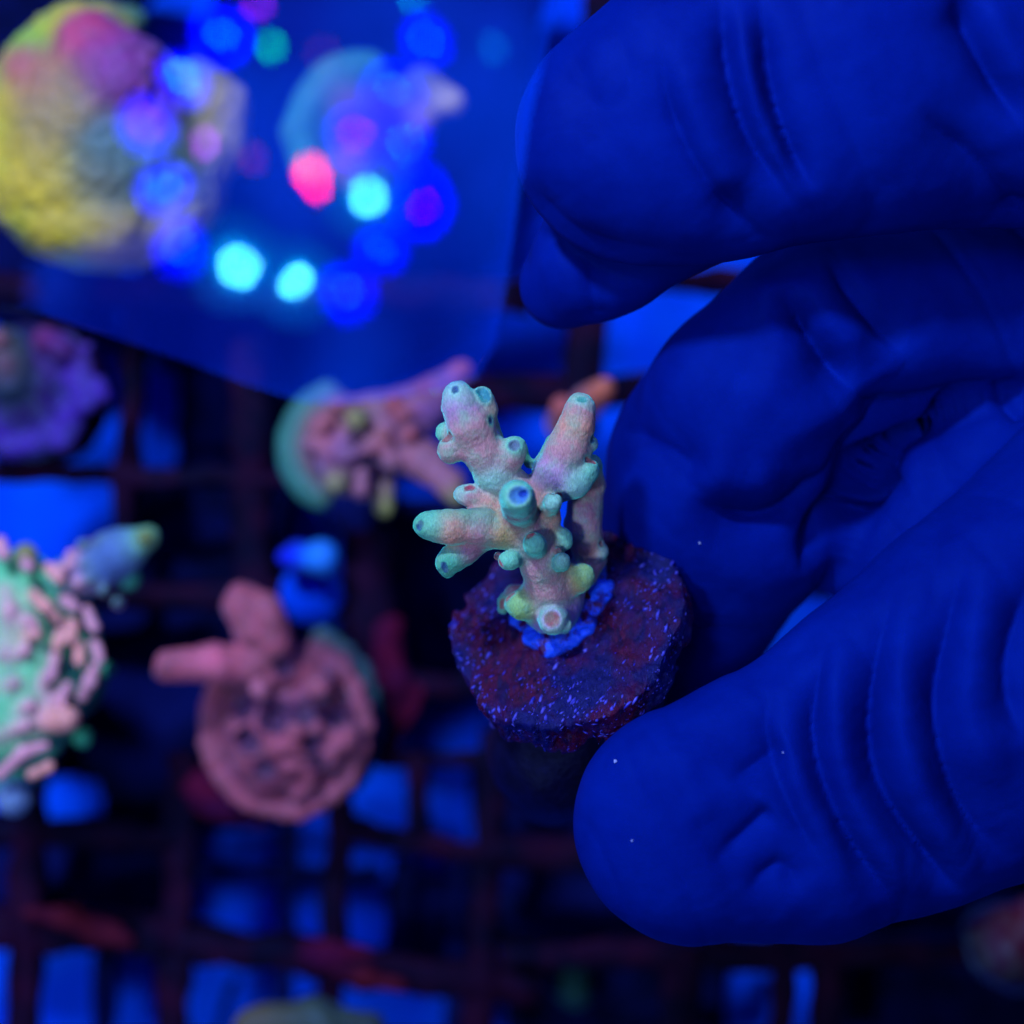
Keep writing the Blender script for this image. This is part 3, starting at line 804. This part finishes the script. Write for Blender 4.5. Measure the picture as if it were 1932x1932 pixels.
colony('ridged_green_coral', 'mint green coral with raised pink ridges at the left edge', 60, 1270, -4.6, 320, pr, h=.045, k=.07, sharp=.05, rough=((.02, 7, 1),), plug=(40, 1260, -5.6, 110))

# dusty pink coral
DP = pig(152, 84, 124); DP2 = pig(112, 56, 100); DD = pig(80, 45, 100)
pr = [[(545, 1375, -.85, 150, DP2)], [(x, y, -.25, 17, DP) for x, y in ring_pts(540, 1372, 148, 158, 150, 400, 20)],
      [(480, 1255, .2, 38, DP), (400, 1250, .55, 34, pig(195, 105, 160)), (315, 1255, .8, 28, DP)], [(520, 1260, 0, 46, DP), (490, 1190, .25, 44, DP), (458, 1140, .4, 40, DP)],
      [(520, 1220, .3, 34, DP), (505, 1150, .5, 30, DP)], [(560, 1270, -.1, 30, DP), (600, 1235, -.6, 30, DP2)], [(560, 1430, -.1, 48, DP2), (580, 1440, 0, 36, DP)], [(640, 1400, -.1, 44, DP2), (650, 1390, 0, 34, DP)],
      [(600, 1300, -.2, 26, DP), (603, 1298, .45, 24, DP)], [(495, 1305, -.2, 22, DP), (492, 1303, .4, 20, pig(180, 110, 165))], [(555, 1380, -.2, 24, DP), (556, 1376, .4, 21, DP)],
      [(630, 1265, -.5, 40, DP2)], [(500, 1460, -.3, 50, DP2)]]
pr += [[(x, y, -.75, 22, pig(20, 100, 120))] for x, y in ring_pts(560, 1360, 142, 165, -45, 70, 12)]
rr = random.Random(8)
for i in range(34):
    a, q = rr.uniform(0, 6.28), rr.uniform(25, 125); x, y = 548 + q * math.cos(a), 1380 + q * math.sin(a)
    pr.append([(x, y, -.1, 16, DP2), (x, y, .36 - (q / 135) ** 2 * .4, rr.uniform(9, 16), DP)])
colony('stubby_pink_coral', 'dusty pink coral with a stubby finger pointing left on the rack', 520, 1330, -5.8, 270, pr,
       pits=[(545, 1262, .42, 26, DD), (455, 1330, .15, 26, DD), (520, 1350, .3, 32, DD), (570, 1345, .3, 26, DD), (630, 1345, .2, 28, DD), (590, 1400, .3, 20, DD), (470, 1395, .2, 24, DD), (540, 1312, .45, 18, DD), (600, 1440, .3, 16, DD), (500, 1450, .2, 18, DD)],
       h=.05, k=.08, rough=((.04, 5, 1), (.02, 11, 3)), plug=(545, 1375, -6.8, 165))

# purple plug at the left
VI = pig(58, 36, 180); VI2 = pig(34, 16, 90)
pr = [[(50, 740, -1.0, 130, VI2)]]
rr = random.Random(3)
for i in range(40):
    a = rr.uniform(-2.6, 1.2); q = rr.uniform(84, 118); x, y = 60 + q * math.cos(a), 740 - q * math.sin(a)
    pr.append([(x, y, -.3, rr.uniform(14, 24), VI if y > 700 else pig(80, 40, 160)), (x + rr.uniform(-20, 20), y + rr.uniform(-14, 14), -.2, 13, VI)])
pr += [[(10, 650, -.1, 34, pig(30, 90, 100)), (20, 720, -.1, 44, pig(20, 50, 80))], [(0, 640, .2, 16, pig(130, 80, 110))], [(90, 640, -.1, 30, pig(100, 20, 70)), (120, 660, -.1, 26, pig(80, 20, 70))], [(10, 690, .2, 14, pig(110, 70, 110))]]
colony('purple_coral', 'dark purple ringed coral plug at the left edge under the panel corner', 55, 740, -6, 200, pr, h=.06, k=.1, rough=((.05, 4, 1),), plug=(55, 745, -7.0, 140))

# small blue dome on a base, paler on the right side
root = colony('blue_dome', 'bright blue round dome above the pink coral', 585, 1060, -6.6, 110,
              [[(560, 1052, -.2, 34, (0, .01, .85)), (540, 1050, 0, 18, (0, 0, .9))], [(605, 1052, 0, 34, (.01, .20, .92))]], h=.05, k=.1, rough=((.02, 4, 1),), plug=(585, 1120, -7.2, 60))
root['category'] = 'frag plug'
for ch in root.children:
    if ch.name.startswith('base_plug'): ch.data.materials[0] = M_SAND

# bottom edge corals and crusts
colony('olive_coral', 'dim olive yellow coral cut off by the bottom edge', 570, 1935, -5.4, 170, [[(480, 1935, -.4, 38, pig(78, 78, 60)), (600, 1932, -.3, 48, pig(50, 74, 80)), (700, 1945, -.4, 34, pig(40, 56, 70))]], h=.07, rough=((.08, 3, 1),), plug=(580, 1960, -6.2, 60))
colony('dark_green_coral', 'very dim green coral below the thumb', 1080, 1840, -8.2, 120, [[(1070, 1830, -.3, 50, pig(0, 38, 40)), (1085, 1870, -.2, 30, pig(0, 60, 34))]], h=.08, rough=((.08, 3, 1),), plug=(1080, 1850, -9.1, 50))
colony('red_coral', 'dim red coral in the lower right corner under the glove', 1910, 1760, -6, 150, [[(1910, 1780, -.5, 90, pig(22, 1, 26)), (1945, 1725, -.1, 36, pig(70, 6, 34))]], h=.07, rough=((.06, 3, 1),), plug=(1920, 1790, -7.0, 90))


def crust(label, nodes, z=-7.0, m=M_RED):
    xs = [n[0] for n in nodes]; ys = [n[1] for n in nodes]
    a = P(min(xs) - 60, max(ys) + 60, z); b = P(max(xs) + 60, min(ys) - 60, z)
    c = Clay((a[0], a[1], z - .7), (b[0], b[1], z + 1.2), .07)
    c.limb([(P(x, y, z + dz), R(r, z), (0, 0, 0)) for x, y, dz, r in nodes], .12)
    return tag(link_mesh('coralline_crust', c.mesh('coralline_crust', rough=((.07, 3, 1), (.03, 8, 2))), m), label, 'coralline crust', 'red coralline crusts on the rack')


M_RED2 = mottled('dull_red_coralline', pig(78, 10, 52), pig(44, 6, 60), 1.6, .8, .2, .8, .08)
crust('orange red crust with a small spike on the lower left rack bar', [(60, 1722, 0, 18), (130, 1730, .1, 24), (190, 1755, 0, 24), (245, 1775, 0, 14)])
crust('thin red spike of crust above the lower left bar', [(146, 1715, .2, 12), (152, 1690, .6, 4)])
crust('orange red crust on the bottom bar under the middle', [(640, 1830, 0, 16), (690, 1848, .05, 20), (760, 1862, 0, 14)])
crust('wide dull red crust around the pink coral, lower left side', [(380, 1490, 0, 44), (430, 1520, 0, 36), (500, 1540, 0, 24)], -7.4, M_RED2)
crust('dull red crust right of the pink coral', [(730, 1190, 0, 34), (745, 1290, 0, 36), (720, 1420, 0, 24), (800, 1290, 0, 18)], -7.4, M_RED2)
crust('dull purple crust above the bottom bar', [(470, 1790, 0, 20), (620, 1800, 0, 24), (700, 1815, 0, 20)], -7.4, M_RED2)

# specks lodged on the glove
for i, (x, y, z, s_) in enumerate(((1162, 1437, 1.1, .022), (1193, 1586, 1.45, .012), (1320, 1024, .2, .016), (1783, 1740, .6, .016), (1478, 1420, 1.6, .008), (1250, 1640, 1.4, .008))):
    # settle the speck on the glove with a ray
    pass
bpy.context.view_layer.update()
dg = bpy.context.evaluated_depsgraph_get()
M_SPECK = mottled('white_speck', (.25, .35, .9), (.4, .5, .92), 5, .2, .8)
for x, y, s_, lab in ((1162, 1437, .026, 'largest bright speck near the tip of the thumb'), (1193, 1586, .014, 'small speck lower on the tip of the thumb'),
                      (1320, 1024, .018, 'bright speck on the middle finger beside the plug'), (1478, 1420, .010, 'tiny speck in the middle of the thumb')):
    o0 = Vector((0, 0, CAMZ)); d = (Vector(P(x, y, 0)) - o0).normalized()
    hit, loc, nn, *_ = hand.ray_cast(o0, d)
    if not hit: continue
    me = bpy.data.meshes.new('sand_speck')
    me.from_pydata([tuple(Vector(q) * s_ * random.uniform(.7, 1.2) + loc + nn * s_ * .5) for q in IV], [], IF)
    tag(link_mesh('sand_speck', me, M_SPECK), lab, 'speck', 'sand specks on the glove')

# ------------------------------------------------------------------ LED lamp overhead and the panel standing in for the water surface
ZP = 3.3; ZL = 30.0; ZV = 2 * ZP - ZL           # a thing at height ZL is mirrored at ZV


def VP(px, py): q = P(px, py, ZV); return q[0], q[1]


lamp = empty('led_lamp', (*VP(500, 350), ZL), 'overhead blue LED lamp mirrored in the stand-in water panel', 'lamp')


def prism(name, pts, z0, z1, m, parent, bev=0):
    n = len(pts); vs = [(x, y, z0) for x, y in pts] + [(x, y, z1) for x, y in pts]
    fs = [tuple(range(n))[::-1], tuple(range(n, 2 * n))] + [(i, (i + 1) % n, n + (i + 1) % n, n + i) for i in range(n)]
    me = bpy.data.meshes.new(name); me.from_pydata(vs, [], fs)
    import bmesh
    bm = bmesh.new(); bm.from_mesh(me); bmesh.ops.recalc_face_normals(bm, faces=bm.faces); bm.to_mesh(me); bm.free()
    o = link_mesh(name, me, m, parent)
    if bev:
        md = o.modifiers.new('bevel', 'BEVEL'); md.width = bev; md.segments = 3
    return o


out = [(500, -150), (430, 60), (400, 250), (300, 420), (70, 490), (50, 600), (330, 715), (640, 830), (900, 860), (1010, 640), (1075, 300), (1120, -150)]
M_HOUSE = mottled('lamp_housing', (.02, .02, .03), (.03, .03, .05), 1, .4)
prism('housing', [VP(*p) for p in out], ZL + .25, ZL + 3, M_HOUSE, lamp, .2)
PANEL_F = .11


def underside_glow_mat():
    m = bpy.data.materials.new('lamp_underside_glow'); m.use_nodes = True; nt = m.node_tree
    nt.nodes.remove(nt.nodes['Principled BSDF']); e = N(nt, 'ShaderNodeEmission')
    v = coords(nt)
    nt.links.new(ramp(nt, noise(nt, v, .16, 2, .5), [(.36, (0.0, .04, 1.7)), (.62, (0.0, .22, 4.2))]), e.inputs['Color'])
    nt.links.new(e.outputs[0], nt.nodes['Material Output'].inputs['Surface']); return m


prism('underside_glow', [VP(*p) for p in out], ZL, ZL + .2, underside_glow_mat(), lamp)  # glowing plate added under the lamp for the blue fill in its reflection
BLUEC = (.0, .10, 1.0); 
def disc(name, px, py, r, z, m, parent, sx=1, sy=1, rot=0, n=28):
    x, y = VP(px, py); c, s_ = math.cos(rot), math.sin(rot)
    pts = [(x + (c * math.cos(a) * sx - s_ * math.sin(a) * sy) * r, y + (s_ * math.cos(a) * sx + c * math.sin(a) * sy) * r) for a in [i * 2 * math.pi / n for i in range(n)]]
    return prism(name, pts, z - .06, z, m, parent)


EM = {}
def em(col, st):
    if (col, st) not in EM: EM[(col, st)] = emitter('led_glow', col, st)
    return EM[(col, st)]


def vcm(px): return px / PPC * (CAMZ - ZV) / CAMZ
# (x, y, core rx, core ry, core colour, core strength, lens radius, lens colour, lens strength)
RB = (0.0, .0, 1.0)
LEDS = [
    (418, 62, 30, 36, (0, .10, 1), 16, 66, RB, 14), (342, 147, 40, 46, (0, .22, 1), 12, 54, RB, 10), (272, 236, 26, 30, (.2, .0, 1), 12, 52, RB, 10),
    (305, 357, 40, 46, (0, .12, 1), 12, 58, RB, 10), (340, 472, 28, 32, (0, .12, 1), 12, 54, RB, 10), (800, 74, 16, 34, (0, .12, 1), 14, 50, RB, 9),
    (738, 172, 24, 28, (0, .10, 1), 16, 60, RB, 12), (672, 258, 26, 28, (.28, .0, 1), 14, 56, RB, 11), (760, 275, 14, 28, (0, .2, 1), 16, 50, RB, 8),
    (795, 383, 26, 22, (.2, 0, 1), 11, 70, RB, 11), (718, 468, 16, 30, (0, .10, 1), 16, 56, RB, 10), (654, 553, 24, 34, (0, .07, 1), 14, 60, RB, 10)]
WHITE = [(445, 502, 34, 32), (552, 530, 30, 32), (694, 360, 26, 30)]
SOLID = [(380, 268, 20, 26, (.45, 0, 1), 12), (595, 334, 28, 38, (1, .0, .05), 26), (512, 84, 20, 32, (0, 1, .38), 6), (485, 0, 20, 20, (.35, 0, 1), 12),
         (482, 303, 28, 32, (.5, .03, .6), 1.6), (610, 100, 22, 26, (.3, .03, .7), 1.4), (930, 85, 28, 30, (0, .25, 1), 3.0), (780, -8, 20, 14, (0, .5, 1), 9)]
for (x, y, rx, ry, cc, cs, lr, lc, ls) in LEDS:
    ro = vcm(1)
    le = disc('led', x, y, vcm(lr * .62), ZL - .05, em(lc, ls * 3.4), lamp, 1, 1.15, .2)
    disc('led_core', x, y, vcm(1), ZL - .14, em(cc, cs * 10), le, rx * .2, ry * .22, .15)
for (x, y, rx, ry) in WHITE:
    le = disc('led', x, y, vcm(rx * .8), ZL - .05, em((0, .35, 1), 14), lamp, 1, 1.1, .2)
    disc('led_core', x + 2, y + 4, vcm(1), ZL - .14, em((.09, .8, 1), 120), le, rx * .34, ry * .36, .5)
    disc('led_halo', x, y, vcm(75), ZL - .02, em((0, .14, 1), 4.2), lamp)  # added disc that paints the glow around each white LED
for (x, y, rx, ry, cc, cs) in SOLID:
    disc('led', x, y, vcm(1), ZL - .09, em(cc, cs * 3.2), lamp, rx * .42, ry * .48, .1)

# added panel standing in for the water surface, cut to the mirrored patch
pm = bpy.data.materials.new('stand_in_water'); pm.use_nodes = True; nt = pm.node_tree
nt.nodes.remove(nt.nodes['Principled BSDF'])
tr = N(nt, 'ShaderNodeBsdfTransparent'); gl = N(nt, 'ShaderNodeBsdfGlossy'); gl.inputs['Roughness'].default_value = 0.0
tr.inputs['Color'].default_value = (.99, .99, 1, 1)
mx = N(nt, 'ShaderNodeMixShader'); fr = N(nt, 'ShaderNodeFresnel'); 
gm = N(nt, 'ShaderNodeNewGeometry'); mr = N(nt, 'ShaderNodeMapRange')      # the sheet does not bend the ray: same reflectance from both sides
mr.inputs['To Min'].default_value = 1.75; mr.inputs['To Max'].default_value = 1 / 1.75
nt.links.new(gm.outputs['Backfacing'], mr.inputs['Value']); nt.links.new(mr.outputs[0], fr.inputs['IOR'])
bp = N(nt, 'ShaderNodeBump'); bp.inputs['Strength'].default_value = .35; bp.inputs['Distance'].default_value = .02
nt.links.new(noise(nt, coords(nt), .55, 1, .4), bp.inputs['Height']); nt.links.new(bp.outputs[0], gl.inputs['Normal'])
nt.links.new(fr.outputs[0], mx.inputs[0]); nt.links.new(tr.outputs[0], mx.inputs[1]); nt.links.new(gl.outputs[0], mx.inputs[2])
nt.links.new(mx.outputs[0], nt.nodes['Material Output'].inputs['Surface'])
po = [(-90, -90), (1075, -90), (1040, 60), (1000, 230), (975, 400), (955, 540), (935, 650), (900, 712), (830, 738), (740, 752), (640, 764), (570, 758), (470, 728), (350, 682), (200, 632), (60, 590), (-90, 560)]
panel = prism('water_stand_in', [tuple(P(x, y, ZP)[:2]) for x, y in po], ZP - .12, ZP, None, None)
panel.data.materials.append(pm)
tag(panel, 'panel standing in for the water surface, mirroring the round LED lights at upper left', 'panel')
